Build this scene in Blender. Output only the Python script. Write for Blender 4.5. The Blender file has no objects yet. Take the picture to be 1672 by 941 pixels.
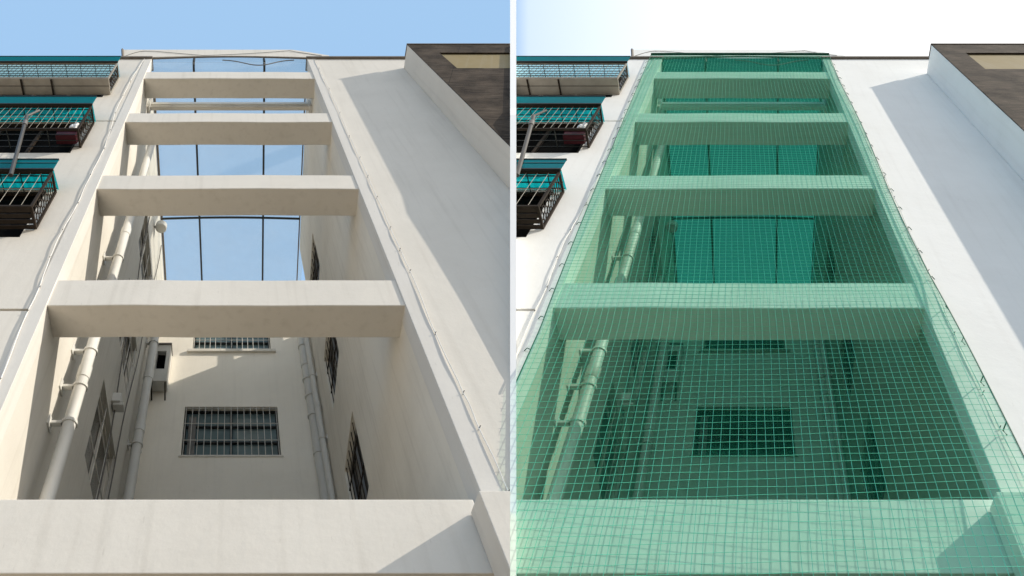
import bpy, bmesh, math, random
from mathutils import Vector, noise
random.seed(7)
PI = math.pi
PITCH = math.radians(55.237)
CP, SP = math.cos(PITCH), math.sin(PITCH)
sc = bpy.context.scene
COL = sc.collection

# ------------------------------------------------------------------ materials
def mat(name):
    m = bpy.data.materials.new(name); m.use_nodes = True
    nt = m.node_tree
    for n in list(nt.nodes): nt.nodes.remove(n)
    out = nt.nodes.new('ShaderNodeOutputMaterial')
    return m, nt, out
def N(nt, t, **kw):
    n = nt.nodes.new(t)
    for k, v in kw.items(): setattr(n, k, v)
    return n
def plaster(name, base, stain=.08, dirt=(.42, .38, .32), streak=.25, marks=.22, rough=.85, bump=.16, lean=0):
    m, nt, out = mat(name); L = nt.links.new
    p = N(nt, 'ShaderNodeBsdfPrincipled'); p.inputs['Roughness'].default_value = rough
    p.inputs['Specular IOR Level'].default_value = .25
    tc = N(nt, 'ShaderNodeTexCoord')
    big = N(nt, 'ShaderNodeTexNoise'); big.inputs['Scale'].default_value = .9; big.inputs['Detail'].default_value = 7; big.inputs['Roughness'].default_value = .65
    L(tc.outputs['Object'], big.inputs['Vector'])
    dt = N(nt, 'ShaderNodeVectorMath', operation='DOT_PRODUCT'); dt.inputs[1].default_value = (1, -lean * CP, -lean * SP)
    L(tc.outputs['Object'], dt.inputs[0])
    sp = N(nt, 'ShaderNodeSeparateXYZ'); L(tc.outputs['Object'], sp.inputs[0])
    cb = N(nt, 'ShaderNodeCombineXYZ'); L(dt.outputs['Value'], cb.inputs[0]); L(sp.outputs[1], cb.inputs[1]); L(sp.outputs[2], cb.inputs[2])
    mp = N(nt, 'ShaderNodeMapping'); mp.inputs['Scale'].default_value = (9, 9, .45)
    L(cb.outputs[0], mp.inputs['Vector'])
    st = N(nt, 'ShaderNodeTexNoise'); st.inputs['Scale'].default_value = 1; st.inputs['Detail'].default_value = 5
    L(mp.outputs[0], st.inputs['Vector'])
    r1 = N(nt, 'ShaderNodeMapRange'); r1.inputs[1].default_value = .42; r1.inputs[2].default_value = .75; r1.inputs[4].default_value = stain * 2.2
    L(big.outputs[0], r1.inputs[0])
    r2 = N(nt, 'ShaderNodeMapRange'); r2.inputs[1].default_value = .52; r2.inputs[2].default_value = .8; r2.inputs[4].default_value = streak
    L(st.outputs[0], r2.inputs[0])
    ad = N(nt, 'ShaderNodeMath', operation='ADD', use_clamp=True); L(r1.outputs[0], ad.inputs[0]); L(r2.outputs[0], ad.inputs[1])
    mp3 = N(nt, 'ShaderNodeMapping'); mp3.inputs['Scale'].default_value = (42, 42, 8); mp3.inputs['Rotation'].default_value = (0, .2, 0)
    L(cb.outputs[0], mp3.inputs['Vector'])
    mk = N(nt, 'ShaderNodeTexNoise'); mk.inputs['Scale'].default_value = 1; mk.inputs['Detail'].default_value = 2
    L(mp3.outputs[0], mk.inputs['Vector'])
    r3 = N(nt, 'ShaderNodeMapRange'); r3.inputs[1].default_value = .70; r3.inputs[2].default_value = .76; r3.inputs[4].default_value = marks
    L(mk.outputs[0], r3.inputs[0])
    ad2 = N(nt, 'ShaderNodeMath', operation='ADD', use_clamp=True); L(ad.outputs[0], ad2.inputs[0]); L(r3.outputs[0], ad2.inputs[1])
    mx = N(nt, 'ShaderNodeMix', data_type='RGBA'); mx.inputs[6].default_value = (*base, 1); mx.inputs[7].default_value = (*dirt, 1)
    L(ad2.outputs[0], mx.inputs[0]); L(mx.outputs[2], p.inputs['Base Color'])
    fn = N(nt, 'ShaderNodeTexNoise'); fn.inputs['Scale'].default_value = 5; fn.inputs['Detail'].default_value = 9; fn.inputs['Roughness'].default_value = .62
    L(tc.outputs['Object'], fn.inputs['Vector'])
    b = N(nt, 'ShaderNodeBump'); b.inputs['Strength'].default_value = bump; b.inputs['Distance'].default_value = .03
    L(fn.outputs[0], b.inputs['Height']); L(b.outputs[0], p.inputs['Normal'])
    L(p.outputs[0], out.inputs[0])
    return m
def simple(name, base, rough=.5, metal=0, var=.25, scale=6, bump=0, spec=.35):
    m, nt, out = mat(name); L = nt.links.new
    p = N(nt, 'ShaderNodeBsdfPrincipled'); p.inputs['Roughness'].default_value = rough; p.inputs['Metallic'].default_value = metal; p.inputs['Specular IOR Level'].default_value = spec
    tc = N(nt, 'ShaderNodeTexCoord'); n = N(nt, 'ShaderNodeTexNoise'); n.inputs['Scale'].default_value = scale; n.inputs['Detail'].default_value = 5
    L(tc.outputs['Object'], n.inputs['Vector'])
    mx = N(nt, 'ShaderNodeMix', data_type='RGBA'); mx.inputs[6].default_value = (*[c * (1 - var) for c in base], 1)
    mx.inputs[7].default_value = (*[min(1, c * (1 + var)) for c in base], 1)
    L(n.outputs[0], mx.inputs[0]); L(mx.outputs[2], p.inputs['Base Color'])
    if bump:
        b = N(nt, 'ShaderNodeBump'); b.inputs['Strength'].default_value = bump; b.inputs['Distance'].default_value = .02
        L(n.outputs[0], b.inputs['Height']); L(b.outputs[0], p.inputs['Normal'])
    L(p.outputs[0], out.inputs[0])
    return m
def sheet(name, diff, trans, clear, clear_col, stripe=None, glossy=.04, spread=.1, tmix=.5):
    """thin translucent sheet: diffuse + translucent + clear share"""
    m, nt, out = mat(name); L = nt.links.new
    d = N(nt, 'ShaderNodeBsdfDiffuse'); d.inputs[0].default_value = (*diff, 1)
    t = N(nt, 'ShaderNodeBsdfTranslucent'); t.inputs[0].default_value = (*trans, 1)
    c = N(nt, 'ShaderNodeBsdfTransparent'); c.inputs[0].default_value = (*clear_col, 1)
    g = N(nt, 'ShaderNodeBsdfGlossy'); g.inputs['Roughness'].default_value = .15
    a = N(nt, 'ShaderNodeMixShader'); a.inputs[0].default_value = tmix; L(d.outputs[0], a.inputs[1]); L(t.outputs[0], a.inputs[2])
    tc = N(nt, 'ShaderNodeTexCoord'); n = N(nt, 'ShaderNodeTexNoise'); n.inputs['Scale'].default_value = 1.6; n.inputs['Detail'].default_value = 5
    mp = N(nt, 'ShaderNodeMapping'); mp.inputs['Scale'].default_value = stripe or (1, 1, 1)
    L(tc.outputs['Object'], mp.inputs[0]); L(mp.outputs[0], n.inputs['Vector'])
    r = N(nt, 'ShaderNodeMapRange'); r.inputs[1].default_value = .3; r.inputs[2].default_value = .7
    r.inputs[3].default_value = max(0, clear - spread); r.inputs[4].default_value = min(1, clear + spread)
    L(n.outputs[0], r.inputs[0])
    b = N(nt, 'ShaderNodeMixShader'); L(r.outputs[0], b.inputs[0]); L(a.outputs[0], b.inputs[1]); L(c.outputs[0], b.inputs[2])
    e = N(nt, 'ShaderNodeMixShader'); e.inputs[0].default_value = glossy; L(b.outputs[0], e.inputs[1]); L(g.outputs[0], e.inputs[2])
    L(e.outputs[0], out.inputs[0])
    return m
def tiles(name):
    m, nt, out = mat(name); L = nt.links.new
    p = N(nt, 'ShaderNodeBsdfPrincipled'); p.inputs['Roughness'].default_value = .9; p.inputs['Specular IOR Level'].default_value = .15
    tc = N(nt, 'ShaderNodeTexCoord')
    mp = N(nt, 'ShaderNodeMapping'); mp.inputs['Scale'].default_value = (1.2, 1.2, 14); L(tc.outputs['Object'], mp.inputs[0])
    n = N(nt, 'ShaderNodeTexNoise'); n.inputs['Scale'].default_value = 2.2; n.inputs['Detail'].default_value = 8; n.inputs['Roughness'].default_value = .7; n.inputs['Distortion'].default_value = .8
    L(mp.outputs[0], n.inputs['Vector'])
    n2 = N(nt, 'ShaderNodeTexNoise'); n2.inputs['Scale'].default_value = 1.7; n2.inputs['Detail'].default_value = 8; L(tc.outputs['Object'], n2.inputs['Vector'])
    cr = N(nt, 'ShaderNodeValToRGB'); e = cr.color_ramp.elements
    e[0].position = .40; e[0].color = (.020, .015, .011, 1); e[1].position = .64; e[1].color = (.13, .10, .074, 1)
    mixn = N(nt, 'ShaderNodeMath', operation='MULTIPLY_ADD'); mixn.inputs[1].default_value = .55
    sc2 = N(nt, 'ShaderNodeMath', operation='MULTIPLY'); sc2.inputs[1].default_value = .45; L(n2.outputs[0], sc2.inputs[0])
    L(n.outputs[0], mixn.inputs[0]); L(sc2.outputs[0], mixn.inputs[2]); L(mixn.outputs[0], cr.inputs[0])
    # tile joints every 1.2 m across, 0.6 m up
    sx = N(nt, 'ShaderNodeSeparateXYZ'); L(tc.outputs['Object'], sx.inputs[0])
    def joint(sock, size, w):
        a = N(nt, 'ShaderNodeMath', operation='MODULO'); ab = N(nt, 'ShaderNodeMath', operation='ADD'); ab.inputs[1].default_value = 50 * size
        L(sock, ab.inputs[0]); L(ab.outputs[0], a.inputs[0]); a.inputs[1].default_value = size
        c = N(nt, 'ShaderNodeMath', operation='LESS_THAN'); c.inputs[1].default_value = w; L(a.outputs[0], c.inputs[0]); return c.outputs[0]
    mx_ = N(nt, 'ShaderNodeMath', operation='MAXIMUM'); L(joint(sx.outputs[2], 1.5, .02), mx_.inputs[0]); L(joint(sx.outputs[0], 1.3, .012), mx_.inputs[1])
    mix = N(nt, 'ShaderNodeMix', data_type='RGBA'); mix.inputs[7].default_value = (.03, .025, .02, 1)
    L(mx_.outputs[0], mix.inputs[0]); L(cr.outputs[0], mix.inputs[6]); L(mix.outputs[2], p.inputs['Base Color'])
    b = N(nt, 'ShaderNodeBump'); b.inputs['Strength'].default_value = .5; b.inputs['Distance'].default_value = .03
    L(n.outputs[0], b.inputs['Height']); L(b.outputs[0], p.inputs['Normal']); L(p.outputs[0], out.inputs[0])
    return m

M = dict(
    plasterA=plaster('cream_plaster', (.715, .672, .60), lean=-.4663),
    columnA=plaster('grey_cream_plaster', (.69, .66, .61), stain=.06, lean=-.4663),
    wellA=plaster('well_plaster', (.78, .735, .65), stain=.12, streak=.3, lean=-.4663),
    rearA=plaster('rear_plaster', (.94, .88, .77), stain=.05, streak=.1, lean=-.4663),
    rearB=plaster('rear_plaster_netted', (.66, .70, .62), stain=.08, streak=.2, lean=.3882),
    plasterB=plaster('exposure_whitened_plaster', (.86, .85, .81), stain=.05, streak=.12, lean=.3882),  # whitened base stands in for brighter exposure on the right building
    columnB=plaster('exposure_whitened_column_plaster', (.84, .835, .80), stain=.05, streak=.12, lean=.3882),  # column whitened the same way, exposure put into the base colour
    shadedWellB=plaster('shade_darkened_well_plaster', (.32, .38, .31), stain=.16, streak=.3, lean=.3882),  # shade behind the net painted in as a darker green-grey base
    leftA=plaster('left_wall_plaster', (.66, .63, .565), stain=.10, streak=.3, lean=-.4663),
    litLeftB=plaster('lit_left_wall_plaster_netted', (.62, .64, .56), stain=.14, streak=.3, lean=.3882),  # kept paler than the other shaft walls because sun strikes this one
    pier=plaster('bright_white_paint', (.95, .95, .95), stain=0, streak=0, marks=0, bump=.05),
    tile=tiles('brown_stone_tiles'),
    tan=plaster('ochre_render', (.30, .235, .12), stain=.1),
    coping=simple('weathered_coping', (.17, .145, .12), .8),
    dark=simple('dark_steel', (.02, .022, .02), .6),
    rust=simple('rusty_brown_steel', (.030, .022, .016), .8, var=.5, spec=.15),
    bar=simple('pale_grille_bar', (.27, .25, .21), .6, var=.4),
    winbar=simple('white_window_bar', (.62, .60, .55), .5),
    alu=simple('grey_aluminium', (.19, .185, .175), .45, .3),
    tin=simple('galvanised_tray', (.34, .30, .25), .55, .15, var=.45, scale=2.5),
    pipe=plaster('grey_white_pvc', (.66, .65, .61), stain=.1, streak=.15, rough=.45, bump=.05),
    sideglass=simple('grey_side_glass', (.16, .155, .14), .2),
    sidedark=simple('dark_side_glass', (.035, .033, .03), .3),
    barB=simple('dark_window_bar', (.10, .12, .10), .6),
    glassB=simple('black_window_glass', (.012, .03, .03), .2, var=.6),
    glass=simple('dark_window_glass', (.15, .215, .225), .12, var=.45, scale=1.5),
    room=simple('dark_room', (.004, .004, .004), .95, spec=.02),
    polem=simple('grey_painted_pole', (.075, .07, .065), .6),
    cable=simple('white_cable', (.80, .78, .74), .5),
    wire=simple('grey_wire', (.16, .15, .14), .6),
    teal=sheet('teal_plastic', (.0, .23, .27), (.0, .40, .45), .12, (.05, .55, .62)),
    tealpale=sheet('pale_blue_plastic', (.06, .28, .42), (.12, .45, .66), .86, (.50, .84, 1.0), spread=.05),
    roofA=sheet('clear_roof_glass', (.6, .6, .6), (.32, .33, .35), .86, (.97, .98, .97), spread=.02, tmix=.9, glossy=.02),
    roofB=sheet('green_roof_glass', (.06, .27, .23), (.12, .36, .32), .68, (.12, .38, .34), spread=.03, tmix=.9, glossy=.02),
    net=sheet('green_net_fabric', (.03, .33, .20), (.04, .45, .28), .86, (.73, .92, .84), stripe=(.6, 1, 3), spread=.05, glossy=0),
    cord=simple('green_net_cord', (.12, .62, .42), .5),
    rope=simple('dark_green_rope', (.01, .10, .06), .7),
    red=simple('dark_red_plastic', (.05, .006, .01), .6, spec=.15),
    white=simple('white_plastic', (.75, .75, .75), .4),
    low_bounce_dark=simple('low_bounce_dark', (.05, .048, .045), .9),  # unseen ground colour, made dark to cut bounce onto the right beams
    ground=plaster('concrete_paving', (.38, .31, .23), stain=.3, marks=0),
)

# ------------------------------------------------------------------ geometry helpers
class Site:
    """own axes of one building: x along its facade, y into it, z up (the two buildings lean apart)"""
    def __init__(s, lean, sx, side): s.lean, s.sx, s.side = lean, sx, side
    def T(s, p):
        w = CP * p[1] + SP * p[2]
        return Vector((s.sx * p[0] + s.lean * w, p[1], p[2]))
SA = Site(-.4663, 1.0, -1)
SB = Site(.3882, 1.03, 1)
class MB:
    def __init__(s): s.bm = bmesh.new()
    def box(s, x0, x1, y0, y1, z0, z1, bev=0, seg=1):
        b = bmesh.new()
        vs = [b.verts.new((x, y, z)) for x in (x0, x1) for y in (y0, y1) for z in (z0, z1)]
        for f in ((0, 1, 3, 2), (4, 6, 7, 5), (0, 4, 5, 1), (2, 3, 7, 6), (0, 2, 6, 4), (1, 5, 7, 3)): b.faces.new([vs[i] for i in f])
        if bev: bmesh.ops.bevel(b, geom=list(b.edges), offset=bev, segments=2, affect='EDGES', profile=.6)
        s.merge(b); return s
    def merge(s, b):
        me = bpy.data.meshes.new('t'); b.to_mesh(me); s.bm.from_mesh(me); bpy.data.meshes.remove(me); b.free()
    def tube(s, pts, r, n=6, cap=True):
        pts = [Vector(p) for p in pts]; rings = []
        for i, p in enumerate(pts):
            d = (pts[min(i + 1, len(pts) - 1)] - pts[max(i - 1, 0)]).normalized()
            up = Vector((0, 1, 0)) if abs(d.y) < .9 else Vector((1, 0, 0))
            a = d.cross(up).normalized(); c = d.cross(a)
            rr = r[i] if isinstance(r, (list, tuple)) else r
            rings.append([s.bm.verts.new(p + a * rr * math.cos(2 * PI * k / n) + c * rr * math.sin(2 * PI * k / n)) for k in range(n)])
        for a, c in zip(rings, rings[1:]):
            for k in range(n): s.bm.faces.new((a[k], a[(k + 1) % n], c[(k + 1) % n], c[k]))
        if cap:
            s.bm.faces.new(rings[0][::-1]); s.bm.faces.new(rings[-1])
        return s
    def panel(s, a0, a1, b0, b1, holes, fn, t):
        """wall sheet in (a,b) with rectangular holes; fn(a,b,d) gives the point at depth d"""
        A = sorted({a0, a1, *[h[0] for h in holes], *[h[1] for h in holes]}); A = [a for a in A if a0 <= a <= a1]
        B = sorted({b0, b1, *[h[2] for h in holes], *[h[3] for h in holes]}); B = [b for b in B if b0 <= b <= b1]
        def solid(i, j):
            if i < 0 or j < 0 or i >= len(A) - 1 or j >= len(B) - 1: return False
            ca, cb = (A[i] + A[i + 1]) / 2, (B[j] + B[j + 1]) / 2
            return not any(h[0] < ca < h[1] and h[2] < cb < h[3] for h in holes)
        V = {}
        def v(i, j, d):
            if (i, j, d) not in V: V[i, j, d] = s.bm.verts.new(fn(A[i], B[j], d))
            return V[i, j, d]
        for i in range(len(A) - 1):
            for j in range(len(B) - 1):
                if not solid(i, j): continue
                s.bm.faces.new((v(i, j, 0), v(i + 1, j, 0), v(i + 1, j + 1, 0), v(i, j + 1, 0)))
                s.bm.faces.new((v(i, j, t), v(i, j + 1, t), v(i + 1, j + 1, t), v(i + 1, j, t)))
                for (di, dj, p, q) in ((-1, 0, (i, j), (i, j + 1)), (1, 0, (i + 1, j), (i + 1, j + 1)), (0, -1, (i, j), (i + 1, j)), (0, 1, (i, j + 1), (i + 1, j + 1))):
                    if not solid(i + di, j + dj): s.bm.faces.new((v(*p, 0), v(*q, 0), v(*q, t), v(*p, t)))
        return s
    def build(s, name, m, parent=None, site=None, smooth=False):
        bm = s.bm
        bmesh.ops.recalc_face_normals(bm, faces=bm.faces)
        if site:
            for v in bm.verts: v.co = site.T(v.co)
            q = .0031 if site.side < 0 else -.0071       # the flanks of the white divider pier
            geom = list(bm.verts) + list(bm.edges) + list(bm.faces)
            no = Vector((1, q * CP, q * SP)) * -site.side
            if any(v.co.dot(no) > 0 for v in bm.verts):
                r = bmesh.ops.bisect_plane(bm, geom=geom, plane_co=(0, 0, 0), plane_no=no, clear_outer=True)
                ed = [e for e in r['geom_cut'] if isinstance(e, bmesh.types.BMEdge)]
                try: bmesh.ops.holes_fill(bm, edges=ed, sides=0)
                except Exception: pass
        base = parent.get('_w') if parent else None
        loc = Vector(base) if base else Vector((0, 0, 0))
        if parent is None and len(bm.verts):
            xs = [v.co.x for v in bm.verts]; ys = [v.co.y for v in bm.verts]; zs = [v.co.z for v in bm.verts]
            loc = Vector(((min(xs) + max(xs)) / 2, (min(ys) + max(ys)) / 2, min(zs)))
        for v in bm.verts: v.co -= loc
        me = bpy.data.meshes.new(name); bm.to_mesh(me); bm.free()
        if smooth:
            for p in me.polygons: p.use_smooth = True
            try: me.set_sharp_from_angle(angle=math.radians(40))
            except Exception: pass
        me.materials.append(m)
        o = bpy.data.objects.new(name, me); COL.objects.link(o)
        if parent: o.parent = parent
        else: o.location = loc
        o['_w'] = tuple(loc)
        return o
def thing(name, label, cat, p, site=None, group=None):
    o = bpy.data.objects.new(name, None); COL.objects.link(o); o.empty_display_size = .1
    w = site.T(p) if site else Vector(p)
    o.location = w; o['_w'] = tuple(w); o['label'] = label; o['category'] = cat
    if group: o['group'] = group
    return o
def tag(o, label, cat, group=None):
    o['label'] = label; o['category'] = cat
    if group: o['group'] = group
    return o

# ------------------------------------------------------------------ one building
GX0, GX1 = -2.083, 1.945                       # opening in the facade
def XL(y): return GX0 - (y - 4) * .0130        # walls of the light well open out a little
def XR(y): return GX1 + (y - 4) * .0250
YR = 11.0; ZR = 15.95; ZT = 16.16

def building(site, net):
    P = M['plasterB' if net else 'plasterA']; PC = M['columnB' if net else 'columnA']; WL = M['shadedWellB' if net else 'wellA']
    who = 'netted building' if net else 'bare building'
    lab = ('exposure-whitened apartment block right of the white pier, its light well under green netting' if net
           else 'cream plastered apartment block left of the white pier, its light well crossed by bare beams')
    R = thing('apartment_building', lab, 'building', (0, 4, -1.6), site)
    # facade, left flank, with groove joints and three window openings behind the cages
    wins = [(-5.95, -2.83, 6.95, 8.41), (-5.95, -2.80, 9.86, 11.44), (-5.95, -2.80, 12.98, 14.52)]
    grooves = [(5.315, 5.36), (11.455, 11.50)]
    zz = [-1.6, 5.315, 5.36, 11.455, 11.50, ZT]
    for k in (0, 2, 4):
        a, b = zz[k], zz[k + 1]
        MB().panel(-8.5, GX0 - .18, a, b, [w for w in wins if a < w[2] < b], lambda x, z, d: (x, 4 + d, z), .24).build('facade_wall', P, R, site)
    for a, b in grooves: MB().box(-8.5, GX0 - .18, 4.17, 4.22, a, b).build('groove_joint', M['dark'], R, site)
    for w in wins:
        f = MB()
        f.panel(w[0], w[1], w[2], w[3], [(w[0] + .05 + k * .77, w[0] + .77 + k * .77 - .0, w[2] + .05, w[3] - .05) for k in range(4)], lambda x, z, d: (x, 4.04 + d, z), .05)
        fo = f.build('window', M['rust'], R, site)
        MB().box(w[0], w[1], 4.095, 4.11, w[2], w[3]).build('pane', M['room'], fo, site)
    # columns beside the opening
    MB().box(GX0 - .18, GX0, 3.99, 4.24, -1.6, ZT, .006).build('column', PC, R, site)
    MB().box(GX1, GX1 + .18, 3.99, 4.24, -1.6, ZT, .006).build('column', PC, R, site)
    MB().panel(GX1 + .18, 8.5, -1.6, ZT, [], lambda x, z, d: (x, 4 + d, z), .24).build('facade_wall', P, R, site)
    # beams
    for (z0, z1) in ((14.425, 14.985), (11.445, 11.965), (8.444, 8.945), (5.385 if net else 5.431, 5.885 if net else 5.943)):
        b = bmesh.new(); n = 28
        sec = [(4.006, z0), (4.475, z0), (4.475, z1), (4.006, z1)]
        e = .008
        sec = []
        for (y, z, sy, sz) in ((4.006, z0, 1, 1), (4.475, z0, -1, 1), (4.475, z1, -1, -1), (4.006, z1, 1, -1)):
            c1 = (y + sy * e, z); c2 = (y, z + sz * e)
            sec += [c2, c1] if sy * sz > 0 else [c1, c2]
        rows = []
        for i in range(n + 1):
            x = (GX0 - .02) + (XR(4.2) + .04 - GX0) * i / n
            dy = noise.noise(Vector((x * .8, z0, 0))) * .012; dz = noise.noise(Vector((x * 1.3, z0, 7))) * .012
            rows.append([b.verts.new((x, y + dy, z + dz)) for y, z in sec])
        for a, c in zip(rows, rows[1:]):
            for k in range(8): b.faces.new((a[k], a[(k + 1) % 8], c[(k + 1) % 8], c[k]))
        b.faces.new(rows[0]); b.faces.new(rows[-1][::-1])
        m_ = MB(); m_.merge(b); m_.build('beam', P, R, site)
    MB().box(-4.6, 1.87, 4.006, 4.5, 2.294, 2.893, .008).build('beam', P, R, site)
    # proud block at the foot of the right column
    MB().box(1.81, 6.0, 3.785 if net else 3.735, 3.998, -1.6, 2.80 if net else 2.77, .006).build('buttress', P, R, site)
    # low balcony slab that shows as a thin warm strip under the lowest beam
    MB().box(-4.6, 1.8, 4.3, 5.2, 2.12, 2.27, .006).build('balcony_slab', M['tan'], R, site)
    # side walls of the light well
    lw = [(6.9, 8.9, 5.72 + 3.03 * k, 7.3 + 3.03 * k) for k in range(3)]
    rw = [(7.5, 9.1, 5.65 + 3.04 * k, 7.17 + 3.04 * k) for k in range(3)]
    MB().panel(4.24, YR, -1.6, ZR, lw, lambda y, z, d: (XL(y) - d, y, z), .26).build('side_wall', M['litLeftB'] if net else M['leftA'], R, site)
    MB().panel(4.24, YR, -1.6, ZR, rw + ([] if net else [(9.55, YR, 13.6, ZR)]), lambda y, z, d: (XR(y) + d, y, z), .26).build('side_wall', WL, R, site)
    for (hs, XF, sg) in ((lw, XL, -1), (rw, XR, 1)):
        for h in hs:
            mid = (h[0] + h[1]) / 2
            fr = MB().panel(h[0], h[1], h[2], h[3], [(h[0] + .05, mid - .025, h[2] + .05, h[3] - .05), (mid + .025, h[1] - .05, h[2] + .05, h[3] - .05)],
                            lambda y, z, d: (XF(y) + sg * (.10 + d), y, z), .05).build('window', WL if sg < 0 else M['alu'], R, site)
            MB().panel(h[0], h[1], h[2], h[3], [], lambda y, z, d: (XF(y) + sg * (.16 + d), y, z), .01).build('pane', M['sideglass'] if sg < 0 and not net else M['sidedark'], fr, site)
            gb = MB(); k = h[0] + .06
            while k < h[1]: gb.tube([(XF(k) + sg * .03, k, h[2]), (XF(k) + sg * .03, k, h[3])], .009, 4); k += (.62 if sg < 0 else .24)
            for zc in (h[2] + .5, h[2] + 1.1): gb.tube([(XF(h[0]) + sg * .03, h[0], zc), (XF(h[1]) + sg * .03, h[1], zc)], .012, 4)
            gb.build('grille', M['winbar'] if sg < 0 else M['rust'], fr, site)
    # rear wall with two barred windows
    rear = [(-1.18, 1.13, 9.12, 10.645), (-1.12, 1.09, 12.80, 14.3), (-1.15, 1.12, 6.0, 7.5)]
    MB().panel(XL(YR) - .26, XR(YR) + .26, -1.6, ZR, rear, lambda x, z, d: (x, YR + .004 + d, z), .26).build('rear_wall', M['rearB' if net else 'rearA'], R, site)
    for q, h in enumerate(rear):
        x0, x1, z0, z1 = h; xm = (x0 + x1) / 2
        cells = []
        for (xa, xb) in ((x0 + .06, xm - .03), (xm + .03, x1 - .06)):
            for j in range(3):
                za = z0 + .05 + j * (z1 - z0 - .05) / 3; cells.append((xa, xb, za, za + (z1 - z0 - .05) / 3 - .05))
        fr = MB().panel(x0, x1, z0, z1, cells, lambda x, z, d: (x, YR + .15 + d, z), .06).build('window', M['dark'], R, site)
        MB().box(x0, x1, YR + .215, YR + .23, z0, z1).build('pane', M['glassB'] if net else M['glass'], fr, site)
        gb = MB()
        for k in range(15):
            x = x0 + .04 + k * (x1 - x0 - .08) / 14; gb.tube([(x, YR + .02, z0), (x, YR + .02, z1)], .009, 5)
        for zc in (z0 + .03, z0 + .48, z0 + 1.0, z1 - .03): gb.tube([(x0, YR + .035, zc), (x1, YR + .035, zc)], .011, 5)
        gb.build('grille', M['barB'] if net else M['winbar'], fr, site)
        sl = MB().box(x0 - .12, x1 + .12, YR - .07, YR + .02, z0 - .11, z0 - .01, .008) if q else MB().box(x0 - .05, x1 + .05, YR - .02, YR + .02, z0 - .05, z0 - .005, .004)
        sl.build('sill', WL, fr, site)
        if q == 0:
            cu = MB()
            cu.box(x0 + .12, x0 + .3, YR + .1, YR + .13, z0 + .1, z1 - .25).build('curtain', M['alu'], fr, site)
    # roof edge: coping, front panel with arched underside, thin dark lintel
    MB().box(-8.5, GX0 + .02, 3.94, 4.30, ZT, ZT + .09, .006).build('coping', M['coping'], R, site)
    MB().box(GX1 - .02, 8.5, 3.94, 4.30, ZT, ZT + .09, .006).build('coping', M['coping'], R, site)
    pn = bmesh.new(); rows = []
    n = 30
    for i in range(n + 1):
        x = -2.90 + 5.45 * i / n; t = (x + 2.90) / 5.45; xa = .07 * (1 - t)
        top = 17.12 if t < .84 else 17.12 - (t - .84) / .16 * .62
        bot = 16.25 + .20 * math.sin(PI * min(1, max(0, t)))
        rows.append([pn.verts.new(p) for p in ((x + xa, 3.985, bot), (x + xa, 4.03, bot), (x - xa, 4.03, top), (x - xa, 3.985, top))])
    for a, c in zip(rows, rows[1:]):
        for k in range(4): pn.faces.new((a[k], a[(k + 1) % 4], c[(k + 1) % 4], c[k]))
    pn.faces.new(rows[0]); pn.faces.new(rows[-1][::-1])
    m_ = MB(); m_.merge(pn); m_.build('parapet_panel', P, R, site)
    lt = MB(); pts = [(-2.1 + 4.2 * i / 24, 4.0, 16.21 + .20 * math.sin(PI * i / 24)) for i in range(25)]
    lt.tube(pts, .022, 6); lt.build('lintel', M['coping'], R, site)
    MB().tube([(-2.84, 3.985, 16.24), (-2.99, 3.985, 17.15)], .035, 4).build('end_post', M['coping'], R, site)
    # glass roof over the well
    gl = MB().panel(4.03, YR + .1, XL(YR) - .1, XR(YR) + .1, [], lambda y, x, d: (x, y, ZR + .03 + d), .008).build('glass_roof', M['roofB' if net else 'roofA'], R, site)
    MB().panel(GX0 + .01, GX1 - .01, ZR + .045, 16.42, [], lambda x, z, d: (x, 4.032 + d, z), .006).build('front_glazing', M['roofB' if net else 'roofA'], R, site)
    for xs in ((-.99, -.97), (.83, .98)):
        MB().tube([(xs[0], 4.02, ZR + .34), (xs[0], 4.03, ZR + .1), (xs[0], 4.15, ZR), (xs[1], YR, ZR)], .032, 6).build('roof_bar', M['dark'], R, site)
    cb = MB(); cb.tube([(XL(8.4) + .01 + 4.15 * i / 12, 8.53 - .045 * math.sin(PI * i / 12), ZR - .03) for i in range(13)], .035, 6)
    cb.build('cross_bar', M['dark'], R, site)
    e = MB(); e.tube([(XL(4.3) + .04, 4.3, ZR - .03), (XL(YR) + .04, YR, ZR - .03)], .035, 6); e.build('roof_edge', M['coping'], R, site)
    e = MB(); e.tube([(XR(4.3) - .04, 4.3, ZR - .03), (XR(YR) - .04, YR, ZR - .03)], .02, 6); e.build('roof_edge', M['coping'], R, site)
    # two pale rails across the well behind the second beam
    for (za, zb) in ((14.90, 15.06), (14.70, 14.79)):
        MB().box(XL(4.8) + .03, XR(4.8) - .03, 4.76, 4.86, za, zb, .008).build('rail', P, R, site)
    MB().box(XL(4.8) + .002, XL(4.8) + .07, 4.72, 4.90, 14.6, 15.15, .006).build('rail_post', PC, R, site)
    MB().box(XR(4.8) - .07, XR(4.8) - .002, 4.72, 4.90, 14.6, 15.15, .006).build('rail_post', PC, R, site)

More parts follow.
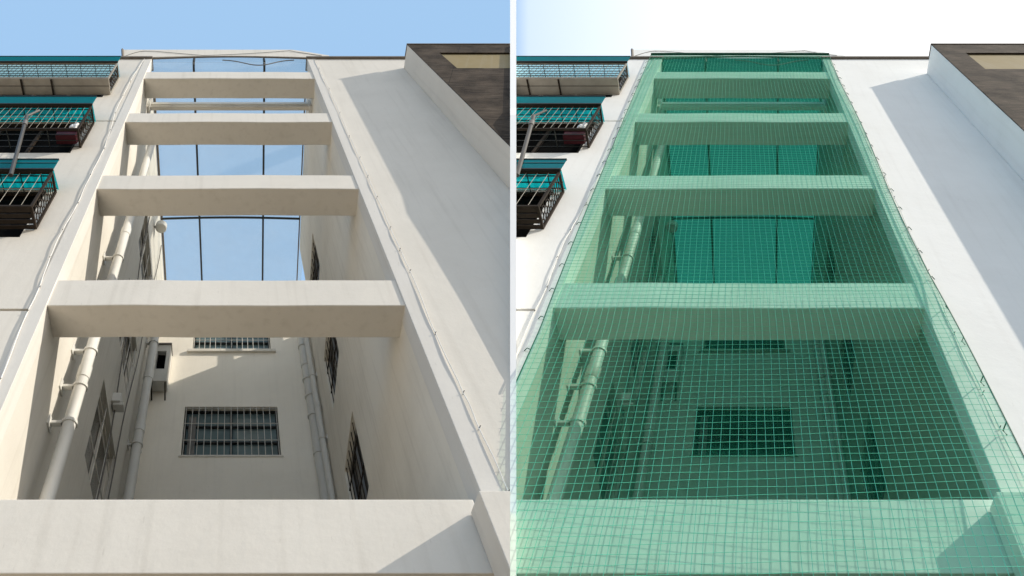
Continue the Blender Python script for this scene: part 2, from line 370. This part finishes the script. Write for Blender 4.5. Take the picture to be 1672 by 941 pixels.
    # ---------------------------------------------------------------- drainpipes
    def drain(label, x, y, r, ztop, collars, brackets, wallx, extra=None):
        t = thing('drainpipe', label, 'drainpipe', (x, y, -1.6), site, 'drainpipes in the light well of the ' + who)
        MB().tube([(x, y, -1.6 + (ztop + 1.6) * i / 8) for i in range(9)], r, 20).build('pipe', M['pipe'], t, site, True)
        for z in collars:
            MB().tube([(x, y, z - .11), (x, y, z - .10), (x, y, z + .10), (x, y, z + .11)], [r, r * 1.13, r * 1.13, r], 20).build('collar', M['pipe'], t, site, True)
        for z in brackets:
            b = MB(); b.tube([(x, y, z - .02), (x, y, z + .02)], r * 1.22, 20); b.box(min(x, wallx), max(x, wallx), y - .035, y + .035, z - .02, z + .02, .004)
            b.box(min(wallx, wallx + .02 * (1 if wallx < x else -1)), max(wallx, wallx + .02 * (1 if wallx < x else -1)), y - .09, y + .09, z - .07, z + .07, .004)
            b.build('bracket', M['pipe'], t, site, False)
    drain('thick white drainpipe nearest the opening of the ' + who, -1.864, 5.2, .078, 14.6, (5.6, 7.6, 9.2, 10.8), (5.36, 4.77, 8.34, 6.02, 10.4), XL(5.2))
    drain('thick grey drainpipe in the rear left corner of the ' + who, -1.97, 9.75, .105, 14.15, (8.8, 10.4, 12.0), (8.35, 11.6, 13.6), XL(9.7))
    drain('thin pipe beside the thicker one, rear left of the ' + who, -2.02, 10.25, .06, 14.8, (7.9, 11.1), (8.6, 12.2), XL(10.2))
    drain('thick grey drainpipe in the rear right corner of the ' + who, 1.95, 10.72, .12, 15.0, (11.9, 9.0), (11.3, 10.7, 10.05, 12.6), XR(10.7))
    drain('thin pipe beside the thicker one, rear right of the ' + who, 2.0, 10.3, .07, 14.8, (10.0,), (11.0, 9.0), XR(10.3))

    # ---------------------------------------------------------------- air conditioner, vent, pipe cap
    t = thing('air_conditioner', 'grey air conditioner unit high on the rear left corner of the ' + who, 'air conditioner', (-1.85, 10.9, 11.1), site)
    bx = MB(); bx.panel(-2.10, -1.66, 11.15, 12.55, [(-2.0, -1.76, 11.6, 12.3)], lambda x, z, d: (x, 10.60 + d, z), .38); bx.build('casing', M['pipe'], t, site)
    MB().box(-2.0, -1.76, 10.75, 10.80, 11.6, 12.3).build('vent_slot', M['room'], t, site)
    MB().box(-2.12, -1.64, 10.56, 10.998, 12.55, 12.60, .005).build('top_cover', M['wire'], t, site)
    for x in (-1.70, -2.04): MB().tube([(x, 10.62, 11.13), (x, 10.99, 10.85)], .02, 5).build('bracket', M['rust'], t, site)
    t = MB(); t.tube([(-1.95, 8.03, 14.42), (-1.95, 8.03, 14.44), (-1.95, 8.03, 14.62)], [.14, .155, .155], 20)
    t.tube([(-1.95, 8.03, 14.52), (XL(8), 8.03, 14.52)], .04, 8)
    tag(t.build('wall_lamp', M['pipe'], None, site, False), 'round pale lamp fixed high on the left wall under the roof of the ' + who, 'wall lamp')
    t = MB(); t.box(XL(7.8), XL(7.8) + .16, 7.65, 7.95, 7.55, 7.75, .015); t.box(XL(7.8) + .03, XL(7.8) + .22, 7.7, 7.9, 7.50, 7.56, .01)
    tag(t.build('junction_box', M['pipe'], None, site), 'small grey box beside the left wall window inside the ' + who, 'junction box')
    # loose cables down the shaded left wall
    for k, (y0, dy, zt, zb) in enumerate(((7.0, 1.2, 14.5, 4.5), (9.2, -.6, 15.5, 3.0))):
        c = MB(); c.tube([(XL(y0) + .03 + .01 * math.sin(i), y0 + dy * i / 20 + .05 * math.sin(i * .9), zt + (zb - zt) * i / 20) for i in range(21)], .013, 5)
        tag(c.build('wall_cable', M['wire'], None, site), ('dark cable running slantwise' if k == 0 else 'dark cable hanging beside the rear pipes') + ' down the left well wall of the ' + who, 'cable')

    # ---------------------------------------------------------------- facade cables with hooks
    def cable(label, pts, hooks):
        t = thing('facade_cable', label, 'cable', (pts[-1][0], 3.95, pts[-1][1]), site)
        fine = []
        for (a, b) in zip(pts, pts[1:]):
            for i in range(6):
                u = i / 6; fine.append((a[0] + (b[0] - a[0]) * u + .005 * math.sin(a[1] * 3 + u * 6), 3.982 - .006 * math.sin(PI * u), a[1] + (b[1] - a[1]) * u))
        fine.append((pts[-1][0], 3.982, pts[-1][1]))
        MB().tube(fine, .006, 6).build('cord', M['cable'], t, site, True)
        for (x, z) in hooks:
            h = MB(); h.tube([(x, 4.0, z - .005), (x, 3.972, z), (x + .01, 3.965, z + .012)], .005, 5)
            h.build('hook', M['alu'], t, site)
    lp = [(-2.26, 16.2), (-2.31, 15.2), (-2.35, 14.1), (-2.355, 13.0), (-2.35, 11.9), (-2.28, 10.9), (-2.235, 10.0), (-2.26, 8.9), (-2.25, 7.9), (-2.29, 7.1), (-2.29, 6.4), (-2.24, 5.75), (-2.25, 5.28), (-2.21, 4.2), (-2.20, 3.0), (-2.2, 1.5)]
    cable('white cable pinned down the left column of the ' + who, lp, [(x, z) for x, z in lp[1:-1]])
    rp = [(2.14, 16.1), (2.135, 15.2), (2.16, 13.5), (2.16, 11.9), (2.14, 10.6), (2.16, 9.6), (2.156, 8.85), (2.155, 8.1), (2.15, 7.17), (2.15, 6.6), (2.16, 6.1), (2.13, 4.9), (2.15, 4.03), (2.154, 3.6), (2.157, 2.94), (2.16, 1.6)]
    cable('white cable pinned down the right column of the ' + who, rp, [(x, z) for x, z in rp[1:-1]])
    # wires on the roof panel
    w = MB(); w.tube([(-2.85 + .5 * i / 4 + 0, 3.975, 16.30 + .62 * math.sin(PI / 2 * i / 4)) for i in range(5)] + [(-2.35 + 1.6 * i / 6, 3.97, 16.97 - .55 * i / 6) for i in range(1, 7)]
                     + [(-.75 + 2.3 * i / 6, 3.965, 16.42 + .5 * (i / 6) ** 1.5) for i in range(1, 7)] + [(1.55 + .8 * i / 4, 3.975, 16.92 - .5 * i / 4) for i in range(1, 5)], .007, 5)
    tag(w.build('roof_wire', M['wire'], None, site), 'thin grey wire lying along the roof panel of the ' + who, 'wire')
    w = MB(); w.tube([(-.25 + 1.85 * i / 16, 4.012, 16.12 - .40 * math.sin(PI * i / 16) + .10 * math.sin(PI * 3 * i / 16)) for i in range(17)], .014, 5)
    tag(w.build('sagging_wire', M['wire'], None, site), 'grey wire sagging in two loops under the roof panel of the ' + who, 'wire')

    # ---------------------------------------------------------------- window cages
    spec = [  # z bottom, z fascia bottom, z top, style, label
        (13.16, 14.40, 14.84, 0, 'topmost teal roofed window cage with dense bars and tin floor'),
        (10.06, 11.32, 11.75, 1, 'middle teal roofed window cage with pale bars and open floor'),
        (7.143, 8.29, 8.63, 2, 'lowest teal roofed window cage with dark boarded floor')]
    X0, X1, YF = -6.1, -2.655, 3.66
    for (z0, zf, z1, st, lab) in spec:
        t = thing('window_cage', lab + ' on the ' + who, 'window cage', (X1, 4, z0), site, 'caged windows up the left side of the ' + who)
        fm = M['rust'] if st else M['bar']
        f = MB()
        f.box(X0, X1, YF - .02, YF + .02, z0, z0 + .04, .003); f.box(X0, X1, YF - .02, YF + .02, zf - .04, zf, .003)
        f.box(X1 - .03, X1 + .005, YF - .015, YF + .015, z0 + .04, zf - .04); f.box(X1 - .03, X1 + .005, 3.96, 3.99, z0, zf)
        f.box(X1 - .03, X1 + .004, YF + .02, 3.96, z0, z0 + .035); f.box(X1 - .03, X1 + .004, YF + .02, 3.96, zf - .035, zf)
        f.build('frame', fm, t, site)
        g = MB(); sp = (.10, .125, .16)[st]; x = X1 - sp
        while x > X0:
            g.tube([(x + random.uniform(-.004, .004), YF, z0 + .03), (x, YF, zf - .03)], (.0065, .004, .0045)[st], 4); x -= sp
        for k in range((2, 1, 1)[st]):
            zc = z0 + (zf - z0) * (k + 1) / ((3, 2, 2)[st]); g.tube([(X0, YF, zc), (X1, YF, zc)], .007, 4)
        g.build('front_grille', M['dark'] if st == 0 else M['bar'], t, site)
        s_ = MB(); yr = (YF + 3.97) / 2
        rr = .052; zc = z0 + .09; row = 0
        while zc < zf - .06:
            for y in ((YF + .075, YF + .185, YF + .275) if row % 2 == 0 else (YF + .12, YF + .235)):
                s_.tube([(X1 - .012, y + rr * math.cos(a * PI / 5), zc + rr * 1.15 * math.sin(a * PI / 5)) for a in range(11)], .007, 4, False)
            zc += .095; row += 1
        s_.build('side_grille', M['rust'], t, site)
        cn = M['tealpale'] if st == 0 else M['teal']
        c = MB(); c.box(X0, X1 + .01, YF - .05, YF - .035, zf, z1); cf = c.build('canopy_fascia', M['teal'], t, site)
        e = MB(); e.box(X0, X1 + .012, YF - .06, YF - .03, z1, z1 + .03); e.box(X0, X1 + .012, YF - .058, YF - .02, zf - .02, zf + .012)
        if st == 2: e.box(X0, X1 + .012, YF - .058, YF - .051, zf + .20, zf + .215)
        e.build('trim', M['dark'], cf, site)
        c = MB(); nn = 60; vs = []
        for i in range(nn + 1):
            x = X0 + (X1 + .01 - X0) * i / nn; rip = .012 * (i % 2)
            vs.append((c.bm.verts.new((x, YF - .03, zf + .02 + rip)), c.bm.verts.new((x, 3.995, zf + .10 + rip))))
        for a, b in zip(vs, vs[1:]): c.bm.faces.new((a[0], b[0], b[1], a[1]))
        co = c.build('canopy', cn, t, site)
        e = MB()
        for k in range(3): e.box(X0, X1, YF + .06 + k * .11, YF + .075 + k * .11, zf - .0 + .02 * k, zf + .018 + .02 * k)
        x = X1 - .2
        while x > X0: e.box(x, x + .012, YF, 3.99, zf - .002, zf + .012); x -= (.34, .28, .3)[st]
        e.build('batten', M['dark'], co, site)
        if st == 0:
            MB().box(X0, X1, YF - .012, 3.995, z0 - .03, z0 - .008, .003).build('floor_tray', M['tin'], t, site)
            e = MB()
            for x in (-3.9, -4.55, -5.2): e.box(x, x + .03, YF, 3.99, z0 - .06, z0 - .031)
            e.box(X0, X1, YF + .14, YF + .15, z0 - .036, z0 - .0305); e.build('tray_rib', M['rust'], t, site)
        elif st == 1:
            e = MB()
            for k in range(3): e.box(X0, X1 - .03, YF + .08 + k * .11, YF + .09 + k * .11, z0, z0 + .012)
            for x in (-3.2, -3.9, -4.6, -5.3): e.box(x, x + .015, YF, 3.99, z0 - .012, z0 - .001)
            e.build('floor_bar', M['dark'], t, site)
        else:
            e = MB()
            for k in range(4): e.box(X0, X1 - .03, YF + .01 + k * .085, YF + .07 + k * .085, z0 - .004, z0 + .012)
            e.build('floor_board', M['rust'], t, site)
    b = MB(); b.box(-3.08, -2.72, 3.76, 3.93, 10.076, 10.26, .02); b.box(-3.10, -2.70, 3.74, 3.95, 10.26, 10.29, .008)
    tag(b.build('storage_box', M['red'], None, site), 'dark red lidded box on the floor of the middle cage of the ' + who, 'box')
    b = MB(); b.tube([(-2.82, 3.74, 10.292), (-2.82, 3.75, 10.33), (-2.84, 3.76, 10.46), (-2.81, 3.76, 10.55), (-2.8, 3.76, 10.6)], [.05, .075, .06, .03, .045], 9)
    tag(b.build('plastic_bag', M['white'], None, site), 'knotted white plastic bag on the dark red box in the cage of the ' + who, 'bag')
    # slanting clothes pole
    t = thing('clothes_pole', 'grey metal pole slanting from middle to lowest cage of the ' + who, 'pole', (-3.1, 3.5, 7.45), site)
    a_, b_ = Vector((-3.66, 3.585, 10.55)), Vector((-3.17, 3.575, 7.98))
    MB().tube([a_, b_], .032, 10).build('tube', M['polem'], t, site, True)
    MB().tube([a_ + (b_ - a_) * .12, a_ + (b_ - a_) * .19], .045, 10).build('sleeve', M['wire'], t, site, True)
    MB().tube([a_ + (b_ - a_) * .0, a_ + Vector((.16, -.02, .25))], .02, 6).build('hook_end', M['wire'], t, site)

    # ---------------------------------------------------------------- brown tiled neighbour, standing forward
    yb = 3.35 if net else 3.46; zt = 15.23 * yb / 3.44
    t = thing('tiled_building', 'brown stone tiled block with white flank at the right of the ' + who, 'building', (4.25, yb, -1.6), site)
    x1 = 12
    MB().box(4.25, 4.30, yb + .004, 3.998, -1.6, zt, .004).build('flank_wall', P, t, site)
    MB().panel(4.256, x1, -1.6, zt + .004, [(4.80, 9.5, zt - 2.12, zt - .78)], lambda x, z, d: (x, yb - .012 + d, z), .016).build('tiled_front', M['tile'], t, site)
    MB().box(4.7, 9.6, yb + .03, yb + .06, zt - 2.2, zt - .7).build('recessed_panel', M['tan'], t, site)
    MB().box(4.301, x1, yb + .07, 3.998, -1.6, zt - .01).build('core_wall', P, t, site)
    MB().box(4.24, x1, yb - .03, yb + .3, zt + .006, zt + .05, .004).build('roof_trim', M['coping'], t, site)

building(SA, False)
building(SB, True)

# ------------------------------------------------------------------ the green safety net over the right opening
def net():
    s = SB
    t = thing('safety_net', 'green fabric and cord safety net hung down the whole light well opening', 'safety net', (0, 3.9, 1.6), s)
    z0, z1 = 1.6, 16.42
    def xl(z): return -2.09 - .30 * max(0, (z - 5) / 11.4) ** .8
    def xr(z): return 2.125 - .02 * math.sin(z)
    def pos(u, z, off=0, seed=0):
        a, b = xl(z), xr(z); x = a + (b - a) * u
        y = 3.955 - .19 * max(0, min(1, (6 - z) / 3.2)) * max(0, min(1, (x + 2.1) / 4.0))
        n1 = noise.noise(Vector((x * .9, z * .35, 3))); n2 = noise.noise(Vector((x * .6, z * .8, 11 + seed))); n3 = noise.noise(Vector((x * 1.7, z * 1.1, 23 + seed)))
        edge = min(u, 1 - u) * 6; k = min(1, edge)
        zz = z + k * (.006 * n2 + .004 * n3)
        return (x + k * (.007 * n1 + .004 * n3), y - off - .007 * k * (.5 + .5 * n2), zz)
    f = MB(); NX, NZ = 44, 150; g = [[f.bm.verts.new(pos(i / NX, z0 + (z1 - z0) * j / NZ)) for i in range(NX + 1)] for j in range(NZ + 1)]
    for j in range(NZ):
        for i in range(NX): f.bm.faces.new((g[j][i], g[j][i + 1], g[j + 1][i + 1], g[j + 1][i]))
    f.build('fabric', M['net'], t, s, True)
    c = MB(); nv = 59; nh = int((z1 - z0) / .0755)
    for i in range(nv):
        u = i / (nv - 1); js = random.uniform(-.0016, .0016)
        c.tube([pos(min(1, max(0, u + js * math.sin(j * .21 + i))), z0 + (z1 - z0) * j / 130, .004) for j in range(131)], .0023, 3, False)
    c.build('vertical_cord', M['cord'], t, s)
    c = MB()
    for j in range(nh + 1):
        z = z0 + (z1 - z0) * j / nh
        c.tube([pos(i / 40, z + .004 * math.sin(i * .7 + j * 1.9), .007) for i in range(41)],   .002, 3, False)
    c.build('horizontal_cord', M['cord'], t, s)
    r = MB(); r.tube([pos(i / 40, z1, .02) for i in range(41)], .035, 6)
    r.build('top_hem', M['rope'], t, s)
    r = MB()
    for u in (0, 1): r.tube([pos(u, z0 + (z1 - z0) * j / 90, .012) for j in range(91)], .006, 5)
    r.build('edge_rope', M['rope'], t, s)
    r = MB()
    for j in range(24):
        z = 2.3 + j * .6; a = pos(1, z, .01); r.tube([a, (2.16, 3.96, z + .05), (2.19, 3.985, z + .02)], .006, 5)
    r.build('edge_tie', M['rope'], t, s)
    r = MB()
    for j in range(22):
        z = 4.6 + j * .53; a = pos(0, z, .01); r.tube([a, (a[0] - .05, 3.96, a[2] + .04), (a[0] - .08, 3.988, a[2] + .03)], .005, 5)
    r.build('edge_tie', M['rope'], t, s)
net()

# ------------------------------------------------------------------ white divider added as a pier, front shaped to cast shade (flares upward)
def pier():
    b = MB(); y1 = 4.3; rows = []
    prof = [(-1.6, 3.985), (4.2, 3.985), (4.4, 3.96), (5.8, 3.80), (7.35, 3.61), (8.6, 3.45), (9.9, 3.34), (10.4, 3.40), (15.1, 3.40), (15.6, 3.985), (30, 3.985)]  # front bulge added to throw shadow on the left building's wall
    for z, y0 in prof:
        h = CP * y0 + SP * max(z, .2); h1 = CP * y1 + SP * max(z, .2)
        rows.append([b.bm.verts.new(p) for p in ((-.0031 * h, y0, z), (.0071 * h, y0, z), (.0071 * h1, y1, z), (-.0031 * h1, y1, z))])
    for lo, hi in zip(rows, rows[1:]):
        for k in range(4): b.bm.faces.new((lo[k], lo[(k + 1) % 4], hi[(k + 1) % 4], hi[k]))
    b.bm.faces.new(rows[0][::-1]); b.bm.faces.new(rows[-1])
    tag(b.build('divider_pier', M['pier']), 'bright white added divider pier between the two buildings, shaped to shade the left one', 'pier')
pier()
g = MB(); g.bm.faces.new([g.bm.verts.new(p) for p in ((-400, -400, -1.6), (0, -400, -1.6), (0, 400, -1.6), (-400, 400, -1.6))])
o = g.build('ground', M['ground']); o['kind'] = 'structure'
g = MB(); g.bm.faces.new([g.bm.verts.new(p) for p in ((0, -400, -1.6), (400, -400, -1.6), (400, 400, -1.6), (0, 400, -1.6))])  # unseen dark half of the ground, added to weaken bounce light
o = g.build('low_bounce_ground', M['low_bounce_dark']); o['kind'] = 'structure'

# ------------------------------------------------------------------ sky, sun, camera
LD = Vector((-1.5, .56, -1.0)).normalized()
elev = math.asin(-LD.z); az = math.atan2(-LD.x, -LD.y)
w = bpy.data.worlds.new('World'); sc.world = w; w.use_nodes = True
nt = w.node_tree
for n in list(nt.nodes): nt.nodes.remove(n)
L = nt.links.new
out = N(nt, 'ShaderNodeOutputWorld'); bg = N(nt, 'ShaderNodeBackground'); bg.inputs[1].default_value = .1
sky = N(nt, 'ShaderNodeTexSky', sky_type='NISHITA'); sky.sun_disc = False; sky.sun_elevation = elev; sky.sun_rotation = az
sky.air_density = 1.0; sky.dust_density = 1.5; sky.ozone_density = 1.5
tc = N(nt, 'ShaderNodeTexCoord'); sx = N(nt, 'ShaderNodeSeparateXYZ'); L(tc.outputs['Generated'], sx.inputs[0])
nz = N(nt, 'ShaderNodeTexNoise'); nz.inputs['Scale'].default_value = 1.6; nz.inputs['Detail'].default_value = 4; L(tc.outputs['Generated'], nz.inputs['Vector'])
ad = N(nt, 'ShaderNodeMath', operation='MULTIPLY_ADD'); ad.inputs[1].default_value = .02; L(nz.outputs[0], ad.inputs[0]); L(sx.outputs[0], ad.inputs[2])
rp = N(nt, 'ShaderNodeValToRGB'); e = rp.color_ramp.elements
e[0].position = .004; e[0].color = (.0, .0, .0, 1); e[1].position = .62; e[1].color = (1, 1, 1, 1)
x = e.new(.032); x.color = (.34, .34, .34, 1); x = e.new(.17); x.color = (.52, .52, .52, 1); x = e.new(.38); x.color = (.78, .78, .78, 1); 
L(ad.outputs[0], rp.inputs[0])
thin = N(nt, 'ShaderNodeMix', data_type='RGBA'); thin.inputs[0].default_value = .8; thin.inputs[7].default_value = (4.5, 7.2, 10.6, 1)
L(sky.outputs[0], thin.inputs[6])
mx = N(nt, 'ShaderNodeMix', data_type='RGBA'); mx.inputs[7].default_value = (14.5, 14.5, 14.5, 1)
L(rp.outputs[0], mx.inputs[0]); L(thin.outputs[2], mx.inputs[6]); L(mx.outputs[2], bg.inputs[0]); L(bg.outputs[0], out.inputs[0])

sd = bpy.data.lights.new('sun', 'SUN'); sd.energy = 4.3; sd.angle = math.radians(.5); sd.color = (1, .92, .80)
so = bpy.data.objects.new('sun', sd); COL.objects.link(so)
so.rotation_euler = LD.to_track_quat('-Z', 'Y').to_euler()
cd = bpy.data.cameras.new('camera'); co = bpy.data.objects.new('camera', cd); COL.objects.link(co)
cd.sensor_width = 36; cd.lens = 36 * 980 / 1672; cd.clip_start = .05; cd.clip_end = 2000
co.location = (0, 0, 0); co.rotation_euler = (PI / 2 + PITCH, 0, 0)
sc.camera = co
sc.view_settings.view_transform = 'Standard'; sc.view_settings.look = 'None'
sc.view_settings.exposure = 0; sc.view_settings.gamma = 1
for o in bpy.data.objects:
    if '_w' in o: del o['_w']
